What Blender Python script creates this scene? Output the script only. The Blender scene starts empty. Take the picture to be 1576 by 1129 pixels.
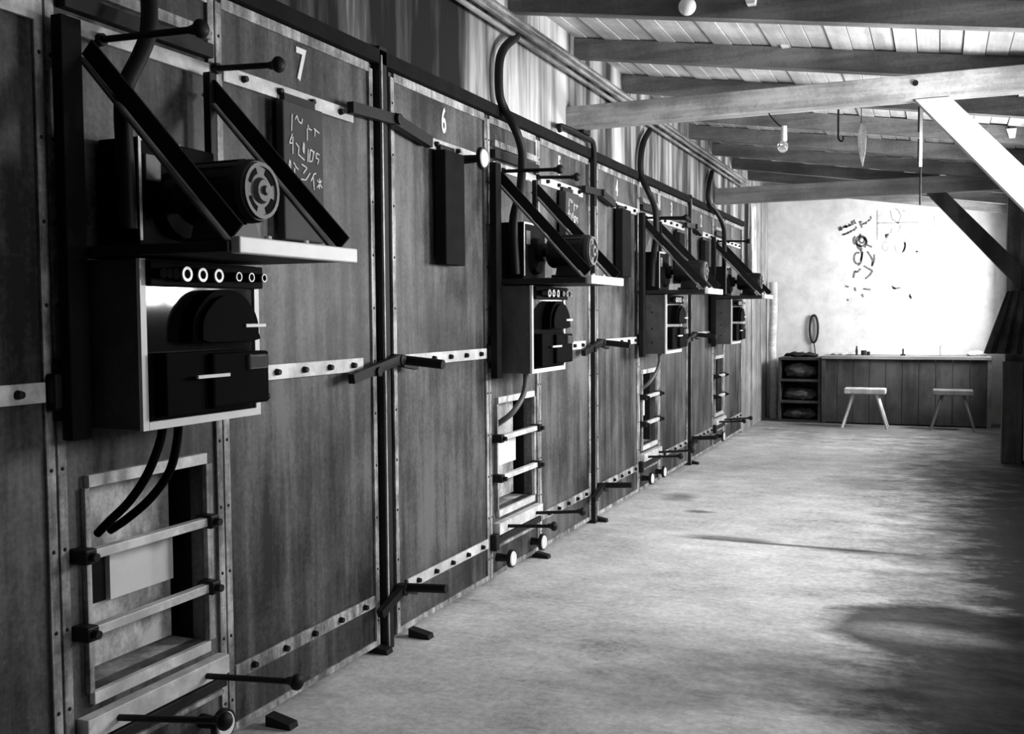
import bpy, bmesh, math, random
from mathutils import Vector, Matrix
random.seed(7)
S = bpy.context.scene
C = S.collection

# ------------------------------------------------------------------ camera
FOC, YAW, PITCH, ROLL = 1553.5, .3999, -.0499, -.0072
CX, CZ = 2.228, 1.45
cd = bpy.data.cameras.new('camera'); cam = bpy.data.objects.new('camera', cd); C.objects.link(cam)
cd.sensor_fit = 'HORIZONTAL'; cd.sensor_width = 36.0; cd.lens = FOC/1576*36.0
cd.clip_start = .05; cd.clip_end = 100
fwd = Vector((-math.sin(YAW)*math.cos(PITCH), math.cos(YAW)*math.cos(PITCH), math.sin(PITCH)))
right0 = Vector((math.cos(YAW), math.sin(YAW), 0)); up0 = right0.cross(fwd)
right = right0*math.cos(ROLL) + up0*math.sin(ROLL)
up = right.cross(fwd)
M = Matrix((right, up, -fwd)).transposed().to_4x4(); M.translation = Vector((CX, 0, CZ))
cam.matrix_world = M
S.camera = cam

# ------------------------------------------------------------------ world, exposure, window light
w = bpy.data.worlds.new('world'); S.world = w; w.use_nodes = True
bg = w.node_tree.nodes['Background']; bg.inputs[0].default_value = (.8, .8, .8, 1); bg.inputs[1].default_value = .8
S.view_settings.view_transform = 'Standard'; S.view_settings.look = 'None'
S.view_settings.exposure = 0.55; S.view_settings.gamma = 1.0; S.view_settings.use_curve_mapping = False

# daylight entering through the windows of the right wall: (y centre, z centre, width, height, watts)
WIN = [(5.4, 1.93, 1.1, .86, 105), (7.8, 1.93, 1.3, .86, 140), (13.25, 1.9, 1.3, .95, 190), (2.6, 1.93, 1.0, .8, 14)]
RX = 3.02                                   # inner face of right wall
for i, (y, z, wd, ht, P) in enumerate(WIN):
    ld = bpy.data.lights.new('daylight', 'AREA'); ld.shape = 'RECTANGLE'; ld.size = wd; ld.size_y = ht; ld.energy = P
    lo = bpy.data.objects.new('daylight', ld); C.objects.link(lo)
    lo.location = (RX+.2, y, z)
    lo.rotation_euler = Vector((-1, 0, 0)).to_track_quat('-Z', 'Z').to_euler()

# ------------------------------------------------------------------ materials
def ramp(nt, src, stops):
    r = nt.nodes.new('ShaderNodeValToRGB'); e = r.color_ramp.elements
    while len(e) < len(stops): e.new(.5)
    for k, (p, v) in enumerate(stops):
        e[k].position = p; e[k].color = (v, v, v, 1)
    nt.links.new(src, r.inputs[0]); return r.outputs[0]
def noise(nt, vec, scale, detail=5, rough=.6):
    n = nt.nodes.new('ShaderNodeTexNoise'); n.inputs['Scale'].default_value = scale
    n.inputs['Detail'].default_value = detail; n.inputs['Roughness'].default_value = rough
    nt.links.new(vec, n.inputs['Vector']); return n.outputs[0]
def mapping(nt, sc, world=False, off=True):
    if world:
        g = nt.nodes.new('ShaderNodeNewGeometry'); src = g.outputs['Position']
    else:
        g = nt.nodes.new('ShaderNodeTexCoord'); src = g.outputs['Object']
    m = nt.nodes.new('ShaderNodeMapping'); m.inputs['Scale'].default_value = sc
    nt.links.new(src, m.inputs['Vector'])
    if off and not world:
        oi = nt.nodes.new('ShaderNodeObjectInfo'); mu = nt.nodes.new('ShaderNodeMath'); mu.operation = 'MULTIPLY'
        mu.inputs[1].default_value = 37.; nt.links.new(oi.outputs['Random'], mu.inputs[0])
        cx = nt.nodes.new('ShaderNodeCombineXYZ')
        for k in range(3): nt.links.new(mu.outputs[0], cx.inputs[k])
        nt.links.new(cx.outputs[0], m.inputs['Location'])
    return m.outputs[0]
def mth(nt, op, a, b=None, clamp=False):
    m = nt.nodes.new('ShaderNodeMath'); m.operation = op; m.use_clamp = clamp
    for k, v in ((0, a), (1, b)):
        if v is None: continue
        if isinstance(v, (int, float)): m.inputs[k].default_value = v
        else: nt.links.new(v, m.inputs[k])
    return m.outputs[0]
def base(name, rough=.6, metal=0, spec=.5):
    m = bpy.data.materials.new(name); m.use_nodes = True; nt = m.node_tree
    b = nt.nodes['Principled BSDF']; b.inputs['Roughness'].default_value = rough
    b.inputs['Metallic'].default_value = metal; b.inputs['Specular IOR Level'].default_value = spec
    return m, nt, b
def bump(nt, b, h, strength, dist=.01):
    n = nt.nodes.new('ShaderNodeBump'); n.inputs['Strength'].default_value = strength; n.inputs['Distance'].default_value = dist
    nt.links.new(h, n.inputs['Height']); nt.links.new(n.outputs[0], b.inputs['Normal'])
def plain(name, v, rough=.6, metal=0, spec=.5, var=.25, sc=9., bmp=.15):
    m, nt, b = base(name, rough, metal, spec)
    n = noise(nt, mapping(nt, (1, 1, 1)), sc)
    nt.links.new(ramp(nt, n, [(.3, v*(1-var)), (.7, min(1, v*(1+var)))]), b.inputs['Base Color'])
    if bmp: bump(nt, b, n, bmp, .004)
    return m
def streaky(name, lo, hi, sx=9., sz=.8, blotch=1.6, rough=.55, metal=0., spec=.5, axis='z', world=False, bmp=.15, mixv=.5):
    """grey surface with streaks along one axis and larger blotches"""
    m, nt, b = base(name, rough, metal, spec)
    sc = {'z': (sx, sx, sz), 'x': (sz, sx, sx), 'y': (sx, sz, sx)}[axis]
    a = noise(nt, mapping(nt, sc, world), 1.0, 6, .65)
    c = noise(nt, mapping(nt, (1, 1, 1), world), blotch, 6, .6)
    f = noise(nt, mapping(nt, (1, 1, 1), world), 60., 3, .7)
    s = mth(nt, 'ADD', mth(nt, 'MULTIPLY', a, mixv), mth(nt, 'MULTIPLY', c, 1-mixv))
    s = mth(nt, 'ADD', mth(nt, 'MULTIPLY', s, .85), mth(nt, 'MULTIPLY', f, .15))
    nt.links.new(ramp(nt, s, [(.42, lo), (.5, lo+(hi-lo)*.36), (.59, hi)]), b.inputs['Base Color'])
    if bmp: bump(nt, b, s, bmp, .01)
    return m
MT = {}
MT['sheet'] = streaky('door_sheet_steel', .006, .155, 10, .9, 1.5, .5, 0, .35)
MT['sheet8'] = MT['sheet']
MT['strip'] = streaky('flat_bar_steel', .10, .62, 25, 3, 6, .45, 0, .5)
MT['band'] = streaky('worn_bright_bar', .50, .92, 8, 8, 7, .45, 0, .5)
MT['iron'] = plain('black_iron', .008, .55, 0, .25)
MT['dark'] = plain('dark_painted_steel', .012, .6, 0, .25)
MT['shadowbox'] = plain('black_matt_shade', .012, .9, 0, .1)  # matt black; in gaps and recesses it stands in for shade
MT['cabinet'] = streaky('cabinet_side_steel', .04, .10, 6, 3, 3, .6)
MT['white'] = plain('white_enamel', .86, .4, 0, .5, .06, 14)
MT['bakelite'] = plain('black_bakelite', .003, .7, 0, .03, .2, 9, 0)
MT['panelblack'] = plain('black_matt_housing', .008, .8, 0, .1, .3, 4, 0)
MT['lacquer'] = plain('black_lacquer_plate', .006, .06, 0, .6, .3, 4, 0)
MT['porcelain'] = plain('porcelain', .75, .25, 0, .6, .1, 20, 0)
MT['motor'] = plain('motor_paint', .014, .5, 0, .4, .3)
MT['motorend'] = plain('motor_end_cast_metal', .11, .5, 0, .5, .3, 20)
MT['mottle'] = streaky('filter_box_galvanised_metal', .18, .75, 10, 5, 5, .5)
MT['card'] = plain('card', .82, .8, 0, .2, .05, 12, 0)
def plaster_mat():
    m, nt, b = base('stained_plaster', .9, 0, .1)
    p = mapping(nt, (1, 1, 1), True); sx = nt.nodes.new('ShaderNodeSeparateXYZ'); nt.links.new(p, sx.inputs[0])
    st = noise(nt, mapping(nt, (1, 3.2, .35), True), 1.0, 5, .62)      # broad runs of soot
    fs = noise(nt, mapping(nt, (1, 16, .5), True), 1.0, 4, .6)         # fine streaks
    s = mth(nt, 'ADD', mth(nt, 'MULTIPLY', st, .86), mth(nt, 'MULTIPLY', fs, .14))
    # darker stretch of wall up to a sharp edge about 4.8 m along, paler band beyond it
    near = mth(nt, 'SUBTRACT', 1., mth(nt, 'DIVIDE', mth(nt, 'SUBTRACT', sx.outputs[1], 4.62), .14, True), True)
    pale_band = mth(nt, 'MULTIPLY', mth(nt, 'DIVIDE', mth(nt, 'SUBTRACT', sx.outputs[1], 5.15), .1, True), mth(nt, 'SUBTRACT', 1., mth(nt, 'DIVIDE', mth(nt, 'SUBTRACT', sx.outputs[1], 6.15), .08, True), True))
    s = mth(nt, 'SUBTRACT', s, mth(nt, 'MULTIPLY', near, .125)); s = mth(nt, 'ADD', s, mth(nt, 'MULTIPLY', pale_band, .065))
    nt.links.new(ramp(nt, s, [(.36, .02), (.45, .10), (.53, .36), (.62, .66)]), b.inputs['Base Color']); bump(nt, b, s, .2)
    return m
MT['plaster'] = plaster_mat()
MT['wood'] = streaky('timber', .16, .36, 14, .8, 2, .75, 0, .3, axis='x')
MT['woodwhite'] = streaky('whitewashed_timber', .42, .72, 14, .8, 3, .75, 0, .3, axis='x')
MT['wooddark'] = streaky('dark_timber', .035, .10, 10, 1, 2, .8, 0, .3)
MT['tiewood'] = streaky('pale_tie_timber', .22, .55, 14, .8, 3, .75, 0, .3, axis='x')
MT['postwood'] = streaky('post_timber', .10, .30, 14, .8, 2, .75, 0, .3)
MT['rafter'] = streaky('rafter_timber', .09, .24, 12, .8, 2, .8, 0, .3, axis='x')
MT['plank'] = streaky('plank_wall_timber', .14, .38, 14, .6, 2, .8, 0, .3)
MT['boards'] = streaky('ceiling_boards', .40, .75, 9, .6, 2, .8, 0, .3, axis='y')
MT['chalk'] = plain('chalk', .85, .9, 0, .1, .3, 80, 0)
MT['slate'] = plain('slate_grey_board', .05, .7, 0, .3, .2, 6)
MT['ink'] = plain('wall_paint_marks', .16, .9, 0, .1, .5, 30, 0)
MT['inklight'] = plain('faded_wall_marks', .42, .9, 0, .1, .3, 30, 0)
MT['cloth'] = streaky('dark_cloth', .03, .10, 14, 1, 3, .95, 0, .1)
MT['rag'] = streaky('pale_rag', .35, .85, 16, 1, 4, .95, 0, .1)
MT['bench'] = streaky('bench_front_timber', .03, .085, 8, .8, 2, .8, 0, .2)
MT['crate'] = streaky('crate_timber', .04, .14, 8, 8, 3, .8, 0, .2, axis='x')
MT['stool'] = streaky('stool_timber', .35, .8, 9, 2, 3, .7)
MT['stooldark'] = streaky('dull_stool_timber', .10, .22, 9, 2, 3, .7)
MT['pipe'] = streaky('steel_pipe', .05, .42, 20, .6, 3, .35, 0, .6, axis='y')
MT['brace'] = plain('angle_iron', .018, .5, 0, .35, .4, 12)
MT['flange'] = plain('lit_angle_flange', .12, .5, 0, .4, .5, 12)  # brace flange, painted lighter where light catches it
MT['rightwall'] = plain('right_wall_boarding', .10, .85, 0, .2, .3, 3)
def glass():
    m, nt, b = base('bulb_glass', .03); b.inputs['Transmission Weight'].default_value = .9
    b.inputs['Base Color'].default_value = (.95, .95, .95, 1); return m
MT['glass'] = glass()

def wall_back_mat():
    m, nt, b = base('back_wall_plaster', .9, 0, .1)
    p = mapping(nt, (1, 1, 1), True)
    n = noise(nt, p, 1.3, 6, .65); n2 = noise(nt, p, 7, 5, .7)
    s = mth(nt, 'ADD', mth(nt, 'MULTIPLY', n, .65), mth(nt, 'MULTIPLY', n2, .35))
    nt.links.new(ramp(nt, s, [(.33, .48), (.6, .78)]), b.inputs['Base Color']); bump(nt, b, n2, .2)
    return m
MT['backwall'] = wall_back_mat()

def floor_mat():
    m, nt, b = base('concrete_floor', .8, 0, .25)
    p = mapping(nt, (1, 1, 1), True)
    sx = nt.nodes.new('ShaderNodeSeparateXYZ'); nt.links.new(p, sx.inputs[0])
    x, y = sx.outputs[0], sx.outputs[1]
    big = noise(nt, p, .9, 8, .68); mid = noise(nt, mapping(nt, (1, 1.6, 1), True), 3.2, 8, .7)
    fine = noise(nt, p, 28, 4, .75)
    s = mth(nt, 'ADD', mth(nt, 'MULTIPLY', big, .42), mth(nt, 'MULTIPLY', mid, .28)); s = mth(nt, 'ADD', s, mth(nt, 'MULTIPLY', fine, .30))
    col = ramp(nt, s, [(.37, .24), (.45, .46), (.53, .64), (.62, .86)])
    wob = mth(nt, 'MULTIPLY', mth(nt, 'SUBTRACT', mid, .5), 1.5)
    def ell(cx, cy, rx, ry, soft, amp=1.):
        dx = mth(nt, 'DIVIDE', mth(nt, 'SUBTRACT', x, cx), rx); dy = mth(nt, 'DIVIDE', mth(nt, 'SUBTRACT', y, cy), ry)
        d = mth(nt, 'SQRT', mth(nt, 'ADD', mth(nt, 'MULTIPLY', dx, dx), mth(nt, 'MULTIPLY', dy, dy)))
        d = mth(nt, 'ADD', d, mth(nt, 'MULTIPLY', wob, amp))
        return mth(nt, 'SUBTRACT', 1., mth(nt, 'MULTIPLY', mth(nt, 'SUBTRACT', d, 1-soft), 1/(2*soft)), True) if False else \
            mth(nt, 'SUBTRACT', 1., mth(nt, 'DIVIDE', mth(nt, 'SUBTRACT', d, 1-soft), 2*soft, True), True)
    def darken(c, mask, k):
        f = mth(nt, 'SUBTRACT', 1., mth(nt, 'MULTIPLY', mask, k))
        mx = nt.nodes.new('ShaderNodeVectorMath'); mx.operation = 'SCALE'
        nt.links.new(c, mx.inputs[0]); nt.links.new(f, mx.inputs['Scale']); return mx.outputs[0]
    # damp oily patch with a drier middle
    hole = ell(2.24, 4.87, .30, .13, .5, .7)
    both = mth(nt, 'MAXIMUM', ell(2.26, 4.93, .50, .46, .16, .35), ell(2.66, 4.15, .78, .80, .28, .6))
    col = darken(col, mth(nt, 'MULTIPLY', both, mth(nt, 'SUBTRACT', 1., mth(nt, 'MULTIPLY', hole, .75))), .84)
    col = darken(col, ell(1.75, 4.05, .42, .24, .5, .9), .4)
    col = darken(col, ell(1.95, 9.1, .55, .35, .5, .9), .35)
    col = darken(col, ell(3.05, 7.0, .90, 4.3, .4), .92)  # damp strip along the right wall, with shade painted in
    col = darken(col, ell(2.9, 11.2, .9, 2.6, .4), .7)  # strip further back, darkened to stand in for the wall's shade
    col = darken(col, ell(2.6, 9.8, .7, .5, .5), .45)
    col = darken(col, ell(1.25, 3.75, .38, .22, .6), .35)
    col = darken(col, ell(1.5, 4.25, .5, .3, .6), .30)
    col = darken(col, ell(1.6, 13.7, 2.8, 1.6, .5), .68)  # shade painted into the floor colour in front of the bench
    col = darken(col, ell(.35, 7.9, .12, .16, .5), .6)
    # long thin scrape across the floor
    for (cx, cy, rx, ry, k) in ((1.45, 6.47, .66, .03, .75), (.98, 6.52, .26, .06, .6), (.62, 7.35, .10, .05, .7), (1.9, 6.42, .35, .05, .5)):
        col = darken(col, ell(cx, cy, rx, ry, .5, .8), k)
    nt.links.new(col, b.inputs['Base Color']); bump(nt, b, s, .35, .02)
    return m
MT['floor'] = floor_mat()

# ------------------------------------------------------------------ mesh helpers
class MB:
    def __init__(s): s.bm = bmesh.new()
    def box(s, a, b, bev=0):
        c = [(a[i]+b[i])/2 for i in range(3)]; d = [abs(b[i]-a[i]) for i in range(3)]
        r = bmesh.ops.create_cube(s.bm, size=1, matrix=Matrix.Translation(c) @ Matrix.Diagonal((*d, 1)))
        if bev:
            vs = set(r['verts']); es = [e for e in s.bm.edges if e.verts[0] in vs and e.verts[1] in vs]
            bmesh.ops.bevel(s.bm, geom=es, offset=bev, segments=2, affect='EDGES', profile=.5)
        return s
    def cyl(s, a, b, r, r2=None, seg=16, caps=True):
        a, b = Vector(a), Vector(b); d = b-a
        q = d.to_track_quat('Z', 'Y').to_matrix().to_4x4()
        bmesh.ops.create_cone(s.bm, cap_ends=caps, segments=seg, radius1=r, radius2=r if r2 is None else r2, depth=d.length,
                              matrix=Matrix.Translation((a+b)/2) @ q)
        return s
    def sph(s, c, r, sc=(1, 1, 1), seg=14):
        bmesh.ops.create_uvsphere(s.bm, u_segments=seg, v_segments=max(6, seg*2//3), radius=r, matrix=Matrix.Translation(c) @ Matrix.Diagonal((*sc, 1)))
        return s
    def bar(s, a, b, wd, th, nrm=(0, 1, 0)):
        """rectangular bar from a to b; th along nrm, wd across"""
        a, b = Vector(a), Vector(b); d = (b-a); z = d.normalized(); n = Vector(nrm); n = (n - z*n.dot(z)).normalized(); o = z.cross(n)
        m = Matrix((o, n, z)).transposed().to_4x4(); m.translation = (a+b)/2
        bmesh.ops.create_cube(s.bm, size=1, matrix=m @ Matrix.Diagonal((wd, th, d.length, 1)))
        return s
    def tube(s, pts, r, seg=10, smooth=3):
        pts = [Vector(p) for p in pts]
        if smooth and len(pts) > 2:
            out = []
            P = [pts[0]*2-pts[1]] + pts + [pts[-1]*2-pts[-2]]
            for i in range(1, len(P)-2):
                for k in range(smooth):
                    t = k/smooth; p0, p1, p2, p3 = P[i-1:i+3]
                    out.append(.5*((2*p1)+(-p0+p2)*t+(2*p0-5*p1+4*p2-p3)*t*t+(-p0+3*p1-3*p2+p3)*t**3))
            out.append(pts[-1]); pts = out
        rings = []; nprev = None
        for i, p in enumerate(pts):
            t = (pts[min(i+1, len(pts)-1)]-pts[max(i-1, 0)]).normalized()
            if nprev is None:
                n = t.orthogonal().normalized()
            else:
                n = (nprev - t*nprev.dot(t)).normalized()
            nprev = n; o = t.cross(n)
            rings.append([s.bm.verts.new(p + (n*math.cos(2*math.pi*k/seg)+o*math.sin(2*math.pi*k/seg))*r) for k in range(seg)])
        for i in range(len(rings)-1):
            for k in range(seg):
                s.bm.faces.new((rings[i][k], rings[i][(k+1) % seg], rings[i+1][(k+1) % seg], rings[i+1][k]))
        s.bm.faces.new(rings[0][::-1]); s.bm.faces.new(rings[-1])
        return s
    def crumple(s, amp, sd=1):
        rnd = random.Random(sd)
        from mathutils import noise as N
        for v in s.bm.verts:
            q = N.noise_vector(v.co*14+Vector((sd*3.1, 0, 0))); v.co += q*amp + N.noise_vector(v.co*32)*amp*.4
        return s
    def prism(s, poly, axis, a, b):
        """extrude a polygon (list of 2D) along axis from a to b; 2D maps to the other two axes in order"""
        def P(u, v, wv):
            return {'x': (wv, u, v), 'y': (u, wv, v), 'z': (u, v, wv)}[axis]
        A = [s.bm.verts.new(P(u, v, a)) for u, v in poly]; B = [s.bm.verts.new(P(u, v, b)) for u, v in poly]
        n = len(poly)
        s.bm.faces.new(A); s.bm.faces.new(B[::-1])
        for i in range(n): s.bm.faces.new((A[i], B[i], B[(i+1) % n], A[(i+1) % n]))
        return s
    def build(s, name, mat, parent=None, smooth=False, loc=None):
        bmesh.ops.recalc_face_normals(s.bm, faces=s.bm.faces)
        me = bpy.data.meshes.new(name)
        if loc is not None:
            bmesh.ops.translate(s.bm, verts=s.bm.verts, vec=[-v for v in loc])
        s.bm.to_mesh(me); s.bm.free()
        o = bpy.data.objects.new(name, me); C.objects.link(o)
        me.materials.append(MT[mat] if isinstance(mat, str) else mat)
        if smooth:
            for p in me.polygons: p.use_smooth = True
            try:
                me.set_sharp_from_angle(angle=math.radians(40))
            except Exception: pass
        if parent is not None: o.parent = parent
        if loc is not None: o.location = loc
        return o
def thing(name, label, cat, loc=(0, 0, 0), group=None):
    o = bpy.data.objects.new(name, None); C.objects.link(o); o.location = loc; o.empty_display_size = .1
    o['label'] = label; o['category'] = cat
    if group: o['group'] = group
    return o
def tag(o, label, cat, group=None):
    o['label'] = label; o['category'] = cat
    if group: o['group'] = group
    return o
def struct(o): o['kind'] = 'structure'; return o
def bx(name, mat, parent, a, b, bev=0): return MB().box(a, b, bev).build(name, mat, parent)

def ribbon(mb, pts, wdt, x, axis='x'):
    """flat painted stroke: pts are (u,v); on plane axis=x -> (x,u,v); axis=y -> (u,x,v). 3 mm of paint"""
    for (u0, v0), (u1, v1) in zip(pts, pts[1:]):
        a = (x, u0, v0) if axis == 'x' else (u0, x, v0); b = (x, u1, v1) if axis == 'x' else (u1, x, v1)
        if (Vector(a)-Vector(b)).length < 1e-4: continue
        mb.bar(a, b, wdt, .003, (1, 0, 0) if axis == 'x' else (0, 1, 0))

# ------------------------------------------------------------------ room shell
Y0, Y1 = -1.6, 14.6
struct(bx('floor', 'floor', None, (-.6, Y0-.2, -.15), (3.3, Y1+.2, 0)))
struct(bx('wall_left', 'shadowbox', None, (-.62, Y0, 0), (-.5, Y1, 3.3)))
struct(bx('wall_back', 'backwall', None, (-.62, Y1, 0), (3.3, Y1+.15, 3.4)))
struct(bx('wall_front', 'rightwall', None, (-.62, Y0-.15, 0), (3.3, Y0, 3.4)))
# right wall with real window openings
mb = MB(); ys = sorted((y-wd/2, y+wd/2, z-ht/2, z+ht/2) for y, z, wd, ht, P in WIN); cur = Y0
for (a, b, zl, zh) in ys:
    mb.box((RX, cur, 0), (RX+.14, a, 2.95)); mb.box((RX, a, 0), (RX+.14, b, zl)); mb.box((RX, a, zh), (RX+.14, b, 2.95)); cur = b
mb.box((RX, cur, 0), (RX+.14, Y1, 2.95)); struct(mb.build('wall_right', 'rightwall'))
for i, (a, b, zl, zh) in enumerate(ys):
    f = MB()
    for q in (a, b-.05): f.box((RX+.02, q, zl), (RX+.10, q+.05, zh))
    for q in (zl, zh-.05): f.box((RX+.02, a+.05, q), (RX+.10, b-.05, q+.05))
    f.box((RX+.04, (a+b)/2-.02, zl+.05), (RX+.08, (a+b)/2+.02, zh-.05))
    struct(f.build('window_%d' % (i+1), 'woodwhite'))
# plastered wall above the chamber doors
struct(bx('wall_left_upper', 'plaster', None, (-.5, Y0, 2.585), (0, 12.55, 3.36)))
# ledge over the doors
struct(bx('trim_1', 'shadowbox', None, (-.06, 1.0, 2.525), (.035, 12.5, 2.583)))
# plank wall at the far end of the chambers
mb = MB(); y = 12.52; k = 0
while y < 14.58:
    wd = min(.245, 14.6-y); mb.box((-.10, y+.006, 0), (-.004*(k % 3), y+wd-.006, 3.3), .003); y += wd; k += 1
struct(mb.build('wall_left_planks', 'plank'))
# boarded ceiling
ZC = lambda x: 3.27-.152*x
mb = MB(); x = -.5; k = 0
while x < 3.2:
    wd = .118; d = .006*((k*7) % 3)
    m_ = MB
    a = [(x+.003, ZC(x)+d), (x+wd-.003, ZC(x+wd)+d), (x+wd-.003, ZC(x+wd)+.05), (x+.003, ZC(x)+.05)]
    mb.prism(a, 'y', Y0-.1, Y1+.1); x += wd; k += 1
mb.prism([(-.6, ZC(-.6)+.045), (3.3, ZC(3.3)+.045), (3.3, ZC(3.3)+.12), (-.6, ZC(-.6)+.12)], 'y', Y0-.15, Y1+.15)
struct(mb.build('ceiling', 'boards'))

# rafters
for k in range(-3, 9):
    y = 5.25+1.1*k
    if y > Y1-.1: break
    if y < 3: continue
    mb = MB(); h = .125
    mb.prism([(0.0, ZC(0)-h), (RX, ZC(RX)-h), (RX, ZC(RX)-.001), (0.0, ZC(0)-.001)], 'y', y, y+.08)
    r = mb.build('rafter', 'rafter')
    pos = {-2: 'sloping rafter high above the nearest door 7', -1: 'sloping rafter crossing just above the photo top edge',
           0: 'dark sloping rafter nearest the camera, carrying a white lamp', 1: 'sloping rafter with white cleat, second from the top edge',
           2: 'sloping rafter just behind the near tie beam', 3: 'dark sloping rafter seen under the near tie beam',
           4: 'rafter second beyond the near tie beam', 5: 'rafter just ahead of the far tie beam',
           6: 'rafter just behind the far tie beam', 7: 'rafter nearest the drawings wall', 8: 'last rafter against the drawings wall'}[k]
    tag(r, pos, 'rafter', 'sloping rafters under the roof boards')

# tie beams, braces, posts
def timber(name, mat, a, b, wd, th, nrm, label, cat, bev=.004):
    m = MB(); m.bar(a, b, wd, th, nrm)
    bmesh.ops.bevel(m.bm, geom=list(m.bm.edges), offset=bev, segments=1, affect='EDGES')
    o = m.build(name, mat); return tag(o, label, cat)
tb = thing('tie_beam', 'pale near tie beam running from the left wall above door 5', 'beam', (0, 6.26, 2.725), 'horizontal tie beams')
MB().box((0.0, 6.19, 2.66), (RX, 6.33, 2.795), .006).build('timber', 'tiewood', tb).matrix_parent_inverse = tb.matrix_world.inverted()
MB().cyl((2.09, 6.18, 2.745), (2.09, 6.20, 2.745), .016).build('bolt', 'iron', tb)
def rel(parent):
    bpy.context.view_layer.update()
    inv = parent.matrix_world.inverted()
    for c in parent.children: c.matrix_parent_inverse = inv
rel(tb)
tb = thing('tie_beam', 'dark far tie beam in front of the drawings wall', 'beam', (0, 10.95, 2.72), 'horizontal tie beams')
MB().box((0.0, 10.88, 2.64), (RX, 11.02, 2.805), .006).build('timber', 'wood', tb); rel(tb)
def brace(y, mat, label, th=.11):
    m = MB()
    m.prism([(2.09, 2.655), (2.27, 2.655), (2.96, 1.90), (2.96, 1.66)], 'y', y, y+th)
    return tag(m.build('brace', mat), label, 'brace', 'diagonal braces between tie beams and posts')
brace(6.19, 'woodwhite', 'white diagonal brace under the near tie beam at top right')
brace(10.89, 'wooddark', 'dark diagonal brace under the far tie beam beside the post')
tag(MB().box((2.84, 6.19, 0), (3.0, 6.34, 2.66), .006).build('post', 'woodwhite'), 'post beyond the right edge, foot of the white brace', 'post', 'roof posts by the right wall')
tag(MB().box((2.83, 10.93, 0), (3.0, 11.09, 2.64), .006).build('post', 'postwood'), 'dark timber post at the right edge under the far tie beam', 'post', 'roof posts by the right wall')

# ------------------------------------------------------------------ chamber front: doors and panels
def txt_mesh(body, h, sx, parent, name, mat, y, z, x, thick=0):
    cu = bpy.data.curves.new(name, 'FONT'); cu.body = body; cu.size = 1.0; cu.align_x = 'CENTER'; cu.offset = thick; cu.extrude = .002/h
    t = bpy.data.objects.new('tmp_text', cu); C.objects.link(t)
    dg = bpy.context.evaluated_depsgraph_get(); me = bpy.data.meshes.new_from_object(t.evaluated_get(dg))
    bpy.data.objects.remove(t); bpy.data.curves.remove(cu)
    k = h/.70
    me.transform(Matrix(((0, 0, k, x), (k*sx, 0, 0, y), (0, k, 0, z), (0, 0, 0, 1))))
    me.materials.clear(); me.materials.append(MT[mat])
    o = bpy.data.objects.new(name, me); C.objects.link(o); o.parent = parent
    return o
ZU, ZM, ZL = 2.27, 1.255, .232
def band(parent, ya, yb, z, hgt, nb, mat='band', x0=.004, endy=None):
    b = bx('hinge_band', mat, parent, (x0, ya, z-hgt/2), (x0+.012, yb, z+hgt/2), .002)
    for i in range(nb):
        y = ya + (yb-ya)*(i+.5)/nb
        MB().cyl((x0+.012, y, z), (x0+.030, y, z), .013, .010, 10).build('bolt', 'iron', b, True)
    return b
def edge(parent, ya, yb, za, zb, mat='strip', x=.010, riv=0):
    m = MB().box((0, ya, za), (x, yb, zb), .0015); nf = len(m.bm.faces)
    if riv:
        n = int((zb-za)/riv); y = (ya+yb)/2
        for i in range(n): m.sph((x, y, za+(i+.5)*(zb-za)/n), .006, (.6, 1, 1), 6)
    m.bm.faces.ensure_lookup_table()
    for f_ in m.bm.faces:
        if f_.index < 0 or f_.calc_center_median().x > x-.0005 and f_.calc_area() < .0002: f_.material_index = 1
    o = m.build('edge_strip', mat, parent); o.data.materials.append(MT['dark'])
    return o
def door(num, ya, yb, hinge_left, label, gapside):
    """steel chamber door; gapside = side where the latch post is ('r' or 'l')"""
    t = thing('steel_door', label, 'door', (0, ya, 0), 'riveted steel chamber doors')
    L = yb-ya; g = .004
    MB().box((-.05, g, .03), (0, L-g, 2.52)).build('door_sheet', 'sheet', t)
    edge(t, g, .034, .03, 2.50, riv=.22); edge(t, L-.034, L-g, .03, 2.50, riv=.22)
    edge(t, .034, L-.034, 2.482, 2.52); edge(t, .034, L-.034, .03, .055)
    s = .30 if L > .9 else .2
    if gapside == 'r': a, b = .035, L-s*.4
    else: a, b = s*.4, L-.035
    nb = 5 if L > .8 else 4
    lm = 'band' if num in (None, 6) else 'strip'
    if gapside == 'r':
        band(t, .035, L-.17, ZU, .052, nb-1); band(t, .035, L-.12, ZM, .055, nb); band(t, .035, L-.05, ZL, .05, nb, lm)
    else:
        band(t, .30, L-.035, ZU, .052, nb-2); band(t, .10, L-.035, ZM, .055, nb); band(t, .10, L-.035, ZL, .05, nb, lm)
    if num:
        n = str(num); y = {7: .50, 6: .53, 5: .385, 4: .515, 3: .457, 2: .493, 1: .471}[num]
        txt_mesh(n, .118, .62 if num != 7 else .8, t, 'door_number', 'white', y, 2.345, .002, .02)
    return t
DOORS = [(None, 1.0, 2.044, 'plain steel door at the left edge, before the panel of door 7', 'l'),
         (7, 2.742, 3.761, 'riveted steel door painted with a white 7', 'r'), (6, 3.903, 4.931, 'riveted steel door painted with a white 6', 'l'),
         (5, 5.669, 6.652, 'riveted steel door painted with a white 5', 'r'), (4, 6.781, 7.863, 'riveted steel door painted with a white 4', 'l'),
         (3, 8.516, 9.60, 'riveted steel door painted with a white 3', 'r'), (2, 9.715, 10.77, 'riveted steel door painted with a white 2', 'l'),
         (1, 11.38, 12.50, 'last steel door, painted with a white 1, before the planks', 'r')]
DO = {}
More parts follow.
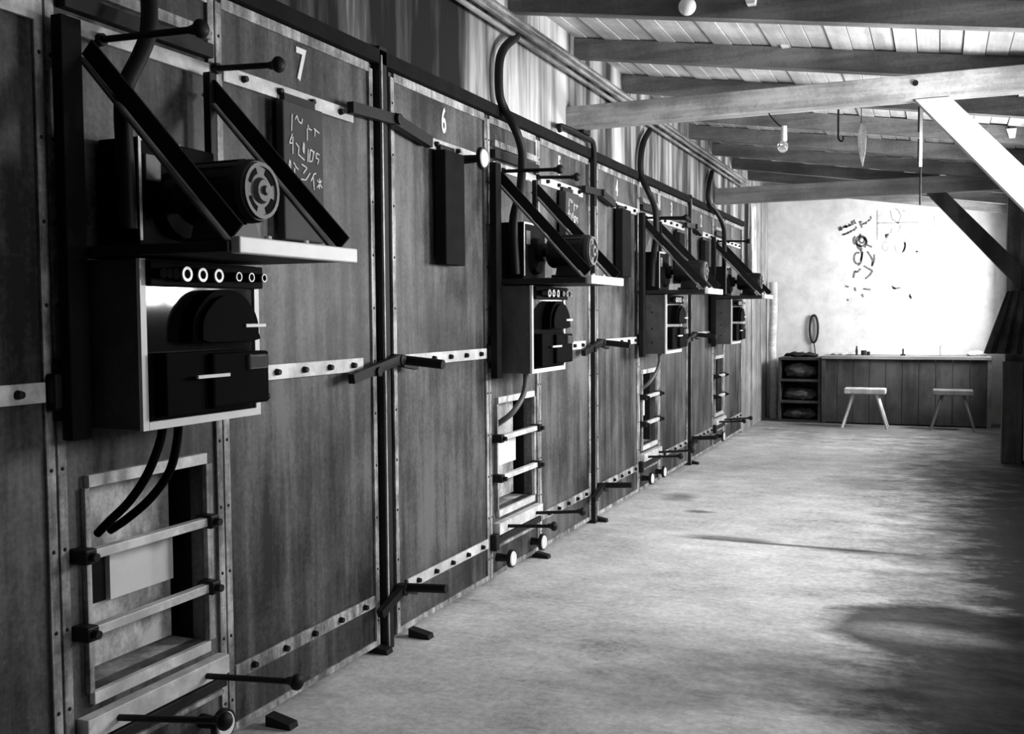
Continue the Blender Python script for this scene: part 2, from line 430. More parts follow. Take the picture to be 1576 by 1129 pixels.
for num, ya, yb, lab, gs in DOORS: DO[num] = door(num, ya, yb, True, lab, gs)
DO[None]['group'] = 'riveted steel chamber doors'

# posts between door pairs, with their clamping latches
for (ya, yb, lab, nm) in ((3.761, 3.903, 'tall black post between doors 7 and 6', '7 and 6'), (6.652, 6.781, 'tall black post between doors 5 and 4', '5 and 4'),
                      (9.60, 9.715, 'tall black post between doors 3 and 2', '3 and 2')):
    t = thing('door_post', lab, 'post', (0, ya, 0), 'black posts between the door pairs'); L = yb-ya
    MB().box((-.06, .012, 0), (.035, L*.52, 2.60), .003).build('post_bar', 'dark', t)
    MB().box((-.06, L*.52, 0), (-.03, L, 2.58)).build('gap_backing', 'shadowbox', t)
    MB().box((.035, .018, .02), (.040, .028, 2.56)).build('post_edge', 'strip', t)
    # latches: arm on the left door, swivel over the post, handle to the front
    for lvl, z in (('upper', ZU+.02), ('middle', ZM), ('lower', ZL+.01)):
        q = thing('clamp_latch', 'black clamping latch at %s height on the post between doors %s' % (lvl, nm), 'latch', (0.04, yb-.03, z), 'black clamping latches')
        if lvl == 'upper':
            MB().bar((.01, -.36, 0), (.02, -.02, .01), .045, .03, (1, 0, 0)).build('latch_arm', 'iron', q)
            MB().bar((.02, -.04, .01), (0, .34, -.03), .05, .035, (1, 0, 0)).build('latch_tongue', 'iron', q)
        elif lvl == 'middle':
            MB().bar((.02, -.40, -.05), (.03, -.02, .015), .04, .03, (1, 0, 0)).cyl((.0, -.22, -.03), (.05, -.22, -.03), .02).build('latch_arm', 'iron', q)
            MB().cyl((.0, .03, .01), (.215, .03, -.01), .021, .021, 12).build('latch_handle', 'iron', q, True)
            MB().bar((.01, .03, -.0), (.01, .16, -.02), .045, .03, (1, 0, 0)).build('latch_tongue', 'iron', q)
        else:
            MB().bar((.02, -.20, -.05), (.03, -.02, .015), .035, .03, (1, 0, 0)).build('latch_arm', 'iron', q)
            MB().cyl((.0, .0, .015), (.235, .0, .03), .020, .020, 12).build('latch_handle', 'iron', q, True)
            MB().bar((.01, .0, .01), (.01, .13, -.03), .04, .03, (1, 0, 0)).build('latch_tongue', 'iron', q)
        MB().cyl((-.015, -.02, .01), (.05, -.02, .01), .028, .024, 12).build('pivot', 'iron', q, True)
# bent bar on top of the ledge beside post 5/4
tag(MB().tube([(.05, 5.95, 2.60), (.05, 5.96, 2.63), (.05, 6.5, 2.635), (.05, 6.60, 2.61), (.05, 6.62, 2.50), (.05, 6.62, 2.2)], .018, 8).box((.02, 6.28, 2.64), (.09, 6.42, 2.68)).build('bent_guide_bar', 'iron'),
    'black bent bar lying along the ledge above door 5', 'bar')

def ring_mesh(mb, c, r, t, nx=1, seg=20, dep=.01):
    """flat ring facing +x"""
    x, y, z = c
    V = []
    for k in range(seg):
        a = 2*math.pi*k/seg; cy, sz = math.cos(a), math.sin(a)
        V.append([mb.bm.verts.new((xx, y+cy*rr, z+sz*rr)) for xx, rr in ((x, r), (x+dep, r), (x+dep, r-t), (x, r-t))])
    for k in range(seg):
        A, B = V[k], V[(k+1) % seg]
        for j in range(4): mb.bm.faces.new((A[j], A[(j+1) % 4], B[(j+1) % 4], B[j]))
def disc_knob(y, z, xo, label, r=.05):
    t = thing('round_knob', label, 'knob', (0, y, z), 'round knobs with white faces')
    MB().cyl((0, 0, 0), (xo-.01, 0, 0), .024, .018, 12).build('stem', 'iron', t, True)
    MB().cyl((xo-.02, 0, 0), (xo, 0, 0), r, r*.97, 24).build('rim', 'iron', t, True)
    MB().cyl((xo, 0, 0), (xo+.005, 0, 0), r*.82, r*.74, 24).build('white_face', 'white', t, True)
    return t
def rod_knob(parent, y, z, ln, dz=0, r=.026):
    o = MB().cyl((0, y, z), (.03, y, z), .020, .018, 12).cyl((0.02, y, z), (ln, y, z+dz), .010, .010, 10).build('clamp_rod', 'iron', parent, True)
    MB().sph((ln+.005, y, z+dz), r, (.8, 1, 1), 14).cyl((ln-.03, y, z+dz), (ln, y, z+dz), .012, .018, 10).build('rod_knob', 'iron', o, True)

# service panels
def panel(ya, yb, nm, label, seed):
    t = thing('service_panel', label, 'panel', (0, ya, 0), 'narrow service panels with recesses'); L = yb-ya; g = .004
    oa, ob, za, zb = .105, .60*L/.7, .385, .975
    sheet = MB(); X0 = -.05
    sheet.box((X0, g, .03), (0, oa, 2.52)).box((X0, ob, .03), (0, L-g, 2.52)).box((X0, oa, .03), (0, ob, za)).box((X0, oa, zb), (0, ob, 2.52))
    sheet.build('panel_sheet', 'sheet', t)
    edge(t, g, .034, .03, 2.50, riv=.22); edge(t, L-.034, L-g, .03, 2.50, riv=.22)
    edge(t, .034, L-.034, 2.482, 2.52); edge(t, .034, L-.034, .03, .055)
    edge(t, .06, L-.04, 2.36, 2.395, 'strip', .03)
    bx('band', 'band', t, (.0, .07, 2.24), (.016, L-.036, 2.285), .002)
    bx('cover_rail', 'dark', t, (.0, .05, 2.30), (.035, L-.036, 2.345), .002)
    # recess
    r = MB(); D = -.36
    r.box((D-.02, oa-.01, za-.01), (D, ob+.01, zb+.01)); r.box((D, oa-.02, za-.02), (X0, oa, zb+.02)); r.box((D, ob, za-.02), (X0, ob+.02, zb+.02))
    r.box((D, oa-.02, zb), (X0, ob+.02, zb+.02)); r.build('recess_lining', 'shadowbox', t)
    bx('recess_floor', 'mottle', t, (D, oa, za-.02), (X0, ob, za), 0)
    # frame lips of the opening
    f = edge(t, oa-.005, ob+.005, zb, zb+.035, 'band', .02); f.name = 'opening_lip'
    f = edge(t, oa-.005, ob+.005, za-.035, za, 'band', .02); f.name = 'opening_lip'
    f = edge(t, oa-.018, oa, za, zb, 'strip', .018); f.name = 'opening_lip'
    f = edge(t, ob, ob+.03, za, zb, 'strip', .018); f.name = 'opening_lip'
    # box inside
    bxx = MB().box((-.30, oa+.01, za+.02), (-.10, ob-.045, zb-.02), .004).build('filter_box', 'mottle', t)
    s = MB(); s.box((-.102, oa+.015, .60), (-.094, oa+.085, .76)).box((-.102, oa+.10, .60), (-.094, oa+.16, .76)); s.build('slot', 'shadowbox', bxx)
    bx('card', 'card', bxx, (-.100, oa+.165, .60), (-.080, ob-.055, .765))
    # cross bars with clamps
    for z in (.79, .572):
        b_ = MB().box((.02, .05, z-.014), (.05, L-.12, z+.014), .003).build('cross_bar', 'band', t)
        for y in (.06, L-.115): MB().box((.0, y-.022, z-.022), (.065, y+.022, z+.022), .006).cyl((.06, y, z), (.085, y, z), .012).build('bar_clamp', 'iron', b_)
    # lower flange
    bx('lower_flange', 'band', t, (.0, .05, .262), (.045, L-.036, .325), .003)
    bx('lower_rail', 'dark', t, (.0, .05, .215), (.035, L-.036, .250), .003)
    edge(t, .05, L-.036, .185, .20, 'strip', .02)
    rod_knob(t, .19, 2.245, .37 if seed == 0 else .345, -.01); rod_knob(t, L-.005 if seed == 0 else L-.03, 2.275, .26, -.012)
    rod_knob(t, .165, .29, .42 if seed == 0 else .31, .05 if seed == 0 else .02); rod_knob(t, L-.15, .285, .39 if seed == 0 else .33, .03)
    MB().box((0, -.03, ZM-.05), (.045, .045, ZM+.05), .008).cyl((.02, .01, ZM-.08), (.02, .01, ZM+.08), .02).build('hinge', 'iron', t)
    MB().box((0, -.0, ZL-.05), (.045, .05, ZL+.04), .008).build('hinge', 'iron', t)
    return t
PANELS = [(2.044, 2.742, '7', 'nearest service panel, left of door 7, open recess below the cabinet'),
          (4.931, 5.669, '5', 'service panel between doors 6 and 5 with open recess'),
          (7.863, 8.516, '3', 'service panel between doors 4 and 3 with open recess'),
          (10.77, 11.38, '1', 'farthest service panel, between doors 2 and 1')]
for i, (a, b, n, l) in enumerate(PANELS): panel(a, b, n, l, i)

for (y, z, xo, lab, r) in ((2.613, .125, .10, 'white-faced knob at the bottom left of the photo, below door 7 panel', .052),
                        (5.04, .126, .097, 'left white-faced knob near the floor below the door 5 cabinet', .05), (5.551, .108, .08, 'right white-faced knob near the floor below the door 5 cabinet', .05),
                        (4.60, 2.235, .142, 'white-faced knob high on door 6, right of its hinge band', .055),
                        (7.99, .12, .09, 'left white-faced knob near the floor below the door 3 cabinet', .05), (8.44, .11, .08, 'right white-faced knob near the floor below the door 3 cabinet', .05),
                        (10.98, .13, .09, 'far white-faced knob near the floor below the door 1 cabinet', .055)):
    disc_knob(y, z, xo, lab, r)
# rubber feet / wedges on the floor under the doors
for x, y, lab in ((.11, 2.90, 'small dark wedge on the floor under door 7, lower left'), (.03, 3.72, 'small dark wedge at the foot of the post beside door 6'),
                  (.10, 3.97, 'small dark wedge on the floor under door 6'), (.06, 5.58, 'small dark wedge on the floor below the door 5 panel'), (.06, 6.73, 'small dark wedge at the foot of door 4'), (.06, 9.68, 'small dark wedge at the foot of door 2')):
    tag(MB().prism([(x-.07, 0), (x+.035, 0), (x+.03, .02), (x-.07, .04)], 'y', y, y+.05).build('floor_wedge', 'iron'), lab, 'wedge', 'dark wedges at the door feet')

# hanging boards
def hboard(y, label, chalk, wd=.25, zt=2.235, hh=.50, th=.05):
    t = thing('hanging_board', label, 'board', (.018, y, zt-hh), 'dark boards hung from the door bands')
    MB().box((0, 0, 0), (th, wd, hh), .006).build('board', 'slate' if chalk else 'shadowbox', t)
    MB().box((0, .03, hh-.02), (.02, wd-.03, hh+.03)).build('hook_strap', 'iron', t)
    if chalk:
        m = MB(); k = wd/.25
        # coordinates in a 7.2 x 11.3 grid read off the board
        def S_(pts): ribbon(m, [((u-.9)/5.*wd*.97+.0, hh-.015-((v-1.2)/11.3)*hh*.74) for u, v in pts], .0045, th+.002)
        for st in (((1.9, 2.1), (1.8, 4.0)), ((2.3, 2.6), (2.5, 2.1), (2.7, 2.7), (3.1, 2.9), (3.2, 2.3)), ((3.9, 2.8), (4.0, 3.2), (4.4, 3.3)), ((4.7, 3.0), (5.4, 3.4)), ((4.85, 3.1), (4.8, 3.9)), ((3.8, 3.2), (3.8, 4.6)),
                   ((1.9, 4.3), (1.5, 5.4), (1.9, 5.3)), ((1.95, 4.6), (1.9, 6.5)), ((2.3, 5.2), (2.7, 5.6), (2.6, 6.4), (3.4, 6.9)), ((3.3, 4.9), (3.2, 5.8), (3.35, 6.2), (3.4, 5.1), (3.3, 4.9)),
                   ((3.9, 5.5), (3.8, 7.0)), ((4.2, 5.5), (4.0, 6.9), (4.4, 6.8), (4.6, 5.7), (4.2, 5.5)), ((4.5, 6.4), (4.7, 5.6)), ((5.4, 5.9), (5.0, 5.7), (4.9, 6.3), (5.3, 6.4), (5.1, 7.0)),
                   ((1.5, 7.2), (1.3, 8.9)), ((1.6, 7.3), (1.6, 9.0)), ((2.0, 7.4), (2.3, 7.9), (2.6, 8.1)), ((2.1, 8.0), (2.1, 9.1)), ((3.0, 7.4), (3.7, 7.7), (3.2, 8.4)), ((2.9, 9.1), (3.5, 9.1), (4.1, 8.2)),
                   ((4.2, 9.1), (4.6, 8.2), (4.9, 8.1)), ((4.5, 8.6), (4.6, 10.0)), ((5.0, 8.8), (5.7, 9.6)), ((5.6, 8.8), (5.0, 9.7)), ((5.35, 8.6), (5.3, 9.8))):
            S_(st)
        m.build('chalk_writing', 'chalk', t)
    return t
hboard(3.055, 'grey board with chalk figures hanging on door 7', True, .255, th=.035)
hboard(4.30, 'blank dark board hanging on door 6', False, .21, 2.24, .54, .06)
hboard(6.00, 'small board with chalk figures hanging on door 5', True, .25, 2.235, .46)
hboard(7.20, 'blank dark board hanging on door 4', False, .22, 2.24, .50, .06)
hboard(9.02, 'narrow dark board hanging on door 3', False, .2, 2.2, .46, .05)
hboard(10.10, 'narrow dark board hanging on door 2', False, .2, 2.2, .46, .05)

# ------------------------------------------------------------------ cabinets, shelves, motors
def cabinet(y, nm, label, full=True):
    W, zb, zt, D = .515, 1.145, 1.615, .215
    t = thing('switch_cabinet', label, 'cabinet', (0.012, y, zb), 'switch cabinets under the motor shelves'); H = zt-zb
    MB().box((0, 0, 0), (D, W, H), .003).build('cabinet_body', 'cabinet', t)
    f = MB(); e = .022
    f.box((D, -.002, 0), (D+.012, e-.002, H)).box((D, W-e, 0), (D+.012, W, H-.07)).box((D, e, 0), (D+.012, W-e, e))
    f.build('door_frame', 'white', t)
    MB().box((D, e, e), (D+.006, W-e, H-.075)).build('front_plate', 'lacquer', t)
    fr = MB().box((D, .02, H-.072), (D+.03, W-.0, H-.004), .004).build('fuse_rail', 'panelblack', t)
    for k, (yy, r) in enumerate(((.035, .014), (.06, .014), (.085, .016), (.125, .021), (.19, .020), (.26, .020), (.352, .014), (.412, .014), (.475, .013))):
        c_ = MB(); c_.cyl((D+.03, yy, H-.04), (D+.062, yy, H-.04), r, r, 18); o = c_.build('fuse_cap', 'bakelite', fr, True)
        if k > 2:
            rg = MB(); ring_mesh(rg, (D+.060, yy, H-.04), r, r*.38 if k < 6 else r*.25, dep=.006); rg.build('cap_ring', 'porcelain', o, False)
    # half-round switch cover with stepped outline
    pts = []
    cy, cz = .305, .262
    for k in range(0, 37):
        q = math.pi*k/36; rr = 1.0 + .022*abs(math.sin(q*4)); pts.append((cy+math.cos(q)*rr*.148, cz+math.sin(q)*rr*.128))
    pts += [(cy-.149, cz-.02), (cy-.11, cz-.028), (cy+.11, cz-.028), (cy+.158, cz-.02)]
    d = MB().prism(pts, 'x', D+.006, D+.055).prism([(cy+(u-cy)*.86, cz+(v-cz)*.86) for u, v in pts], 'x', D+.055, D+.072)
    sw = d.build('switch_cover', 'bakelite', t)
    MB().box((D+.068, cy+.06, cz+.016), (D+.078, cy+.158, cz+.027), .002).build('name_strip', 'white', sw)
    st = MB().box((D+.006, .05, .035), (D+.05, .40, .212), .004).box((D+.006, .22, .045), (D+.07, .485, .205), .008).build('starter_block', 'bakelite', t)
    MB().box((D+.066, .15, .135), (D+.075, .29, .145), .001).build('label_strip', 'white', st)
    MB().box((D+.066, .375, .15), (D+.082, .465, .195), .006).build('glass_window', 'glass', st)
    MB().cyl((D+.05, .480, .06), (D+.05, .50, .06), .012).build('side_screw', 'iron', st)
    if not full:
        for z in (.09, .20, .33): MB().sph((.11, -.001, z), .008, (1, .5, 1), 8).build('side_bolt', 'iron', t)
    return t
def shelf(y, nm, label, full=True):
    W, X, z = .57, .575, 1.622
    t = thing('motor_shelf', label, 'shelf', (0.0, y, z), 'motor shelves on slanting braces')
    MB().box((.005, 0, 0), (X-.03, W, .03), .003).build('shelf_board', 'dark', t)
    MB().box((X-.03, 0, -.004), (X, W, .040), .004).build('front_edge', 'white', t)
    MB().box((.03, -.012, .0), (X-.03, 0, .028), .002).build('side_rail', 'brace', t)
    for yy, zt in ((.012, .60), (W-.045, .60)):
        b_ = MB().bar((.05, yy+.017, zt-.02), (X-.03, yy+.017, .055), .050, .008, (0, 1, 0)).build('brace', 'iron', t)
        MB().bar((.03, yy+.017, zt-.048), (X-.055, yy+.017, .025), .008, .034, (0, 1, 0)).build('brace_flange', 'flange', b_)
    MB().box((.037, -.085, -.50), (.075, -.015, .64), .003).build('upright', 'shadowbox', t)
    MB().box((.037, W-.05, .03), (.065, W-.02, .62), .003).build('upright', 'iron', t)
    for yy in (.20, .38): MB().cyl((X-.06, yy, .03), (X-.06, yy, .055), .014, .009, 8).build('bolt', 'white', t)
    return t
def motor(y, nm, label, near):
    z = 1.652
    t = thing('electric_motor', label, 'motor', (0, y, z), 'electric motors on the shelves')
    zc = .15; r = .088
    m = MB().cyl((.27, 0, zc), (.475, 0, zc), r, r, 32).cyl((.475, 0, zc), (.492, 0, zc), r, r*.93, 32).cyl((.255, 0, zc), (.27, 0, zc), r*.9, r, 32)
    for k in range(16):
        a = 2*math.pi*k/16; m.bar((.30, math.cos(a)*r, zc+math.sin(a)*r), (.45, math.cos(a)*r, zc+math.sin(a)*r), .006, .006, (0, math.cos(a), math.sin(a)))
    m.build('motor_body', 'motor', t, True)
    e = MB().cyl((.492, 0, zc), (.498, 0, zc), r*.90, r*.88, 32).cyl((.498, 0, zc), (.512, 0, zc), r*.42, r*.34, 24)
    ring_mesh(e, (.498, 0, zc), r*.88, r*.12, seg=28, dep=.006)
    eb = e.build('end_shield', 'motorend', t, True)
    for k in range(4):
        a0 = math.pi/4+k*math.pi/2; s = MB(); P = []
        for q in range(7): a = a0-.42+.84*q/6; P.append((math.cos(a)*r*.73, zc+math.sin(a)*r*.73))
        for q in range(6, -1, -1): a = a0-.42+.84*q/6; P.append((math.cos(a)*r*.54, zc+math.sin(a)*r*.54))
        s.prism(P, 'x', .4975, .5005).build('vent_slot', 'shadowbox', eb)
    MB().cyl((.512, 0, zc), (.522, 0, zc), r*.16, r*.12, 16).build('shaft_cap', 'motorend', eb, True)
    f = MB().box((.29, -.085, 0), (.46, .085, .022), .004)
    f.prism([(-.07, .02), (.07, .02), (.045, .085), (-.045, .085)], 'x', .31, .44); f.build('motor_foot', 'motor', t)
    MB().cyl((.20, 0, zc), (.26, 0, zc), .022, .022, 16).cyl((.19, 0, zc), (.225, 0, zc), .05, .05, 20).build('coupling', 'iron', t, True)
    return t
def blower(y, nm, label):
    z = 1.652
    t = thing('blower_housing', label, 'blower', (0, y, z), 'blower housings at the back of the shelves')
    MB().box((.01, 0, 0), (.155, .33, .31), .006).build('housing', 'panelblack', t)
    MB().cyl((.155, .165, .13), (.185, .165, .13), .105, .095, 24).build('inlet_ring', 'shadowbox', t, True)
    m = MB().box((.155, 0, .02), (.160, .010, .31)).box((.155, .010, .30), (.160, .17, .31)); m.build('light_edge', 'band', t)
    MB().box((.155, .025, .19), (.163, .085, .265), .002).build('maker_plate', 'motorend', t)
    return t
UN = [(2.13, '7', True), (4.985, '5', True), (7.86, '3', False), (10.62, '1', False)]
TXT = {'7': 'nearest, left of door 7', '5': 'between doors 6 and 5', '3': 'between doors 4 and 3', '1': 'farthest, between doors 2 and 1'}
for y, n, full in UN:
    cabinet(y, n, 'switch cabinet with black switchgear, %s' % TXT[n], full)
    shelf(y-.005, n, 'white-edged motor shelf, %s' % TXT[n], full)
    motor(y+.19 if n == '7' else y+.24, n, 'dark electric motor on the shelf %s' % TXT[n], n == '7')
    blower(y+.09, n, 'black blower housing behind the motor %s' % TXT[n])
# cables out of the cabinets into the recesses
def cable(pts, r, lab, mat='bakelite'): tag(MB().tube(pts, r, 10, 4).build('cable', mat, None, True), lab, 'cable', 'cables hanging from cabinets')
cable([(.12, 2.33, 1.16), (.12, 2.325, 1.10), (.10, 2.29, 1.0), (.06, 2.255, .92), (0.0, 2.235, .86), (-.05, 2.24, .82)], .013, 'left black cable from the nearest cabinet into its recess')
cable([(.13, 2.385, 1.16), (.13, 2.385, 1.10), (.12, 2.36, 1.0), (.08, 2.32, .92), (.02, 2.285, .86), (-.05, 2.29, .82)], .013, 'right black cable from the nearest cabinet into its recess')
cable([(.12, 5.18, 1.16), (.12, 5.18, 1.08), (.11, 5.15, 1.0), (.08, 5.07, .92), (.0, 5.06, .86), (-.05, 5.08, .82)], .016, 'grey cable under the cabinet between doors 6 and 5', 'motorend')
cable([(.12, 8.10, 1.16), (.12, 8.10, 1.06), (.10, 8.05, .98), (.06, 7.98, .90), (-.02, 7.97, .84)], .015, 'grey cable under the cabinet between doors 4 and 3', 'motorend')

# conduits rising from the blowers to the pipe run
def conduit(pts, lab, r=.024): 
    t = thing('conduit', lab, 'pipe', pts[0], 'curved conduits above the motors')
    o = MB().tube(pts, r, 12, 5).build('conduit_tube', 'iron', t, True)
    rel(t); return t
conduit([(.16, 2.175, 1.70), (.16, 2.17, 1.88), (.15, 2.175, 2.02), (.14, 2.20, 2.10), (.13, 2.27, 2.20), (.12, 2.315, 2.28), (.10, 2.34, 2.40), (.07, 2.34, 2.60), (.05, 2.33, 2.90), (.05, 2.36, 3.0)], 'curved black conduit rising above the nearest motor shelf')
conduit([(.12, 5.05, 1.68), (.12, 5.02, 1.96), (.12, 5.11, 2.11), (.12, 5.146, 2.25), (.12, 5.146, 2.36), (.11, 5.08, 2.46), (.06, 5.06, 2.56), (.045, 5.02, 2.64), (.045, 5.02, 2.80), (.05, 5.07, 2.89), (.06, 5.15, 2.95), (.06, 5.22, 2.99)], 'curved black conduit above the shelf between doors 6 and 5')
conduit([(.12, 7.86, 1.68), (.12, 7.90, 1.90), (.12, 7.99, 2.10), (.12, 7.96, 2.30), (.11, 7.80, 2.42), (.05, 7.81, 2.55), (.045, 7.81, 2.70), (.045, 7.90, 2.84), (.05, 8.06, 2.95)], 'curved black conduit above the shelf between doors 4 and 3')
conduit([(.12, 10.78, 1.68), (.12, 10.80, 2.20), (.11, 10.78, 2.40), (.08, 10.50, 2.54), (.05, 10.34, 2.60), (.05, 10.33, 2.75), (.05, 10.5, 2.93)], 'curved black conduit above the farthest motor shelf')
for k, (z, x, r, l) in enumerate(((3.085, .06, .020, 'top pipe of the run along the wall top'), (3.035, .075, .017, 'middle pipe of the run along the wall top'), (2.99, .06, .014, 'bottom pipe of the run along the wall top'))):
    tag(MB().tube([(x, 2.9, z), (x, 6, z), (x, 9, z-.01), (x, 12.4, z-.02)], r, 10, 2).build('wall_pipe', 'pipe', None, True), l, 'pipe', 'pipes along the wall top')

# ------------------------------------------------------------------ lamps and hanging bits
t = thing('light_bulb', 'bare bulb hanging under the near tie beam', 'light bulb', (1.36, 6.26, 2.66))
MB().tube([(-.09, 0, 0), (-.07, 0, -.03), (-.03, 0, -.075), (0, 0, -.09)], .004, 6).build('wire', 'iron', t)
MB().cyl((0, 0, -.085), (.0, 0, -.17), .017, .019, 14).build('socket', 'porcelain', t, True)
MB().sph((-.006, 0, -.205), .032, (1, 1, 1.15), 18).cyl((0, 0, -.16), (-.003, 0, -.19), .013, .022, 14, False).build('bulb', 'glass', t, True)
t = thing('ceiling_lamp', 'round white lamp globe on the nearest rafter at the top edge', 'lamp', (1.02, 5.20, 3.03))
MB().cyl((0, .0, .0), (0, .0, .10), .022, .026, 14).build('fitting', 'porcelain', t, True)
MB().sph((0, 0, 0), .045, (1, 1, 1), 20).build('globe', 'white', t, True)
for (x, y, z, lab) in ((1.345, 6.30, 3.09, 'white cleat on the second rafter from the top edge'), (1.33, 5.21, 3.04, 'white cleat on the rafter beside the round lamp'), (2.71, 8.54, 2.80, 'pale cleat on a rafter behind the white brace')):
    t = thing('cleat', lab, 'cleat', (x, y, z), 'pale cleats on the rafters')
    MB().prism([(-.03, .035), (.04, .035), (.03, -.035), (-.01, -.035)], 'y', -.01, .045).build('block', 'white', t)
    MB().box((-.02, -.008, -.01), (-.008, .05, .05)).build('clip', 'iron', t)
# fly strip and hanging hooks under the rafters
m = MB(); pts = [(0, 0), (.028, -.03), (.036, -.10), (.030, -.20), (.012, -.30), (-.004, -.25), (-.018, -.17), (-.022, -.08)]
m.prism(pts, 'y', 0, .012)
t = thing('hanging_strip', 'pale pointed paper strip hanging under the rafters', 'strip', (1.715, 7.47, 2.775)); m.build('paper', 'rag', t); MB().cyl((0, .006, -.01), (0, .006, .115), .003, .003, 6).build('string', 'iron', t)
t = thing('hanging_hook', 'small dark hook hanging under the rafters left of the paper strip', 'hook', (1.565, 7.45, 2.94))
MB().tube([(0, 0, .0), (0, 0, -.20), (.004, 0, -.27), (.03, 0, -.285), (.035, 0, -.25)], .007, 8).build('hook_wire', 'iron', t)
t = thing('hanging_rod', 'slim rod hanging down beside the white brace, pale upper half', 'rod', (2.12, 6.36, 2.66))
MB().box((-.008, 0, -.36), (.008, .012, 0)).build('pale_rod', 'white', t)
MB().box((-.018, 0, -.16), (-.008, .012, 0)).box((-.018, 0, -.33), (-.008, .012, -.20)).build('dark_clip', 'iron', t)
MB().cyl((0, .006, -.36), (0, .006, -.58), .006, .006, 8).build('lower_rod', 'iron', t)

# ------------------------------------------------------------------ far end
BY = 13.95
t = thing('workbench', 'long dark workbench along the drawings wall', 'workbench', (.80, BY, 0))
def tx(a, b): return (a[0], a[1], a[2]), (b[0], b[1], b[2])
MB().box((0, -.02, .86), (2.05, .62, .90), .005).build('bench_top', 'wood', t)
m = MB(); x = 0
while x < 2.0: m.box((x+.003, .02, .02), (min(x+.2, 2.0)-.003, .05, .86)); x += .2
m.build('front_boarding', 'bench', t)
MB().box((2.0, .0, 0), (2.05, .62, .86)).build('end_panel', 'stooldark', t)
MB().box((0, .0, 0), (.05, .62, .86)).build('end_panel', 'bench', t)
t = thing('shelf_crate', 'open dark shelf crate left of the workbench, with bundles inside', 'crate', (.235, 13.98, 0))
W = .55
m = MB().box((0, 0, 0), (.03, .55, .87)).box((W-.03, 0, 0), (W, .55, .87)).box((.03, .52, 0), (W-.03, .55, .87))
for z in (.0, .26, .55, .84): m.box((.03, 0, z), (W-.03, .52, z+.03))
m.build('crate_body', 'bench', t)
for k, (z, h) in enumerate(((.03, .14), (.29, .15), (.58, .20))):
    m = MB().sph((W/2-.01, .22, z+h/2), .5, (.46, .40, h*1.0), 28).crumple(.035, k)
    tag(m.build('cloth_bundle', 'crate', None, True, (0, 0, 0)), ['cloth bundle on the lowest shelf of the crate', 'cloth bundle on the middle shelf of the crate', 'cloth bundle on the top shelf of the crate'][k], 'bundle', 'cloth bundles in the crate').location = (.235, 13.98, 0)
def stool(x, y, mat, label, w_=.50):
    t = thing('stool', label, 'stool', (x, y, 0), 'wooden stools by the workbench')
    MB().box((-w_/2, -.13, .435), (w_/2, .13, .505), .012).build('seat', mat, t)
    for sx in (-1, 1):
        for sy in (-1, 1):
            MB().cyl((sx*(w_/2+.02), sy*.15, 0), (sx*(w_/2-.11), sy*.08, .44), .015, .019, 10).build('leg', mat, t, True)
    return t
stool(1.375, 13.62, 'stool', 'light wooden stool in front of the middle of the workbench')
stool(2.40, 13.66, 'stooldark', 'dim wooden stool near the right end of the workbench', .46)
# things on the bench
def bt(name, lab, cat, x, mesh, mat='dark', y=14.25):
    o = mesh.build(name, mat, None, True); o.location = (x, y, .90); tag(o, lab, cat); return o
bt('bottle', 'small dark bottle upright on the bench, left of the can', 'bottle', 1.22, MB().cyl((0, 0, 0), (0, 0, .075), .016, .016, 14).cyl((0, 0, .075), (0, 0, .125), .013, .007, 12))
bt('tin_can', 'squat dark can on the bench beside the bottle', 'can', 1.31, MB().cyl((0, 0, 0), (0, 0, .065), .035, .035, 16).cyl((.06, 0, 0), (.06, 0, .05), .022, .022, 12))
bt('small_clamp', 'small dark clamp on the middle of the bench', 'tool', 1.80, MB().box((-.01, -.02, 0), (.01, .02, .09)).box((-.03, -.03, 0), (.03, .03, .02)))
bt('glass_jar', 'pale glass jar near the right end of the bench', 'jar', 2.30, MB().cyl((0, 0, 0), (0, 0, .13), .06, .06, 20).cyl((0, 0, .13), (0, 0, .15), .045, .045, 20), 'glass')
bt('rag_heap', 'pale crumpled rag at the right end of the bench', 'rag', 2.68, MB().sph((0, 0, .02), .12, (1, .8, .32), 28).crumple(.03, 4), 'rag')
bt('rag_heap', 'long pale rag lying on the left half of the bench', 'rag', 1.05, MB().sph((0, 0, .015), .10, (1.6, .8, .22), 28).crumple(.02, 5), 'rag')
bt('rag_heap', 'dark heap on top of the shelf crate', 'rag', .50, MB().sph((0, 0, .0), .12, (1.9, .9, .25), 28).crumple(.03, 6), 'dark')
# oval strap hanging on the wall
t = thing('hanging_strap', 'dark oval strap hanging on the back wall above the crate', 'strap', (.63, 14.57, 1.25), None)
m = MB(); P = []
for k in range(25):
    a = 2*math.pi*k/24; P.append((math.cos(a)*.055, 0, math.sin(a)*.19+(.0)))
m.tube(P, .016, 8, 0); m.build('loop', 'dark', t, True)
MB().tube([(0, 0, -.19), (.015, 0, -.28), (.02, 0, -.36)], .008, 6).build('strap_tail', 'dark', t, True)
MB().cyl((0, -.03, .175), (0, .03, .175), .006).build('nail', 'iron', t)
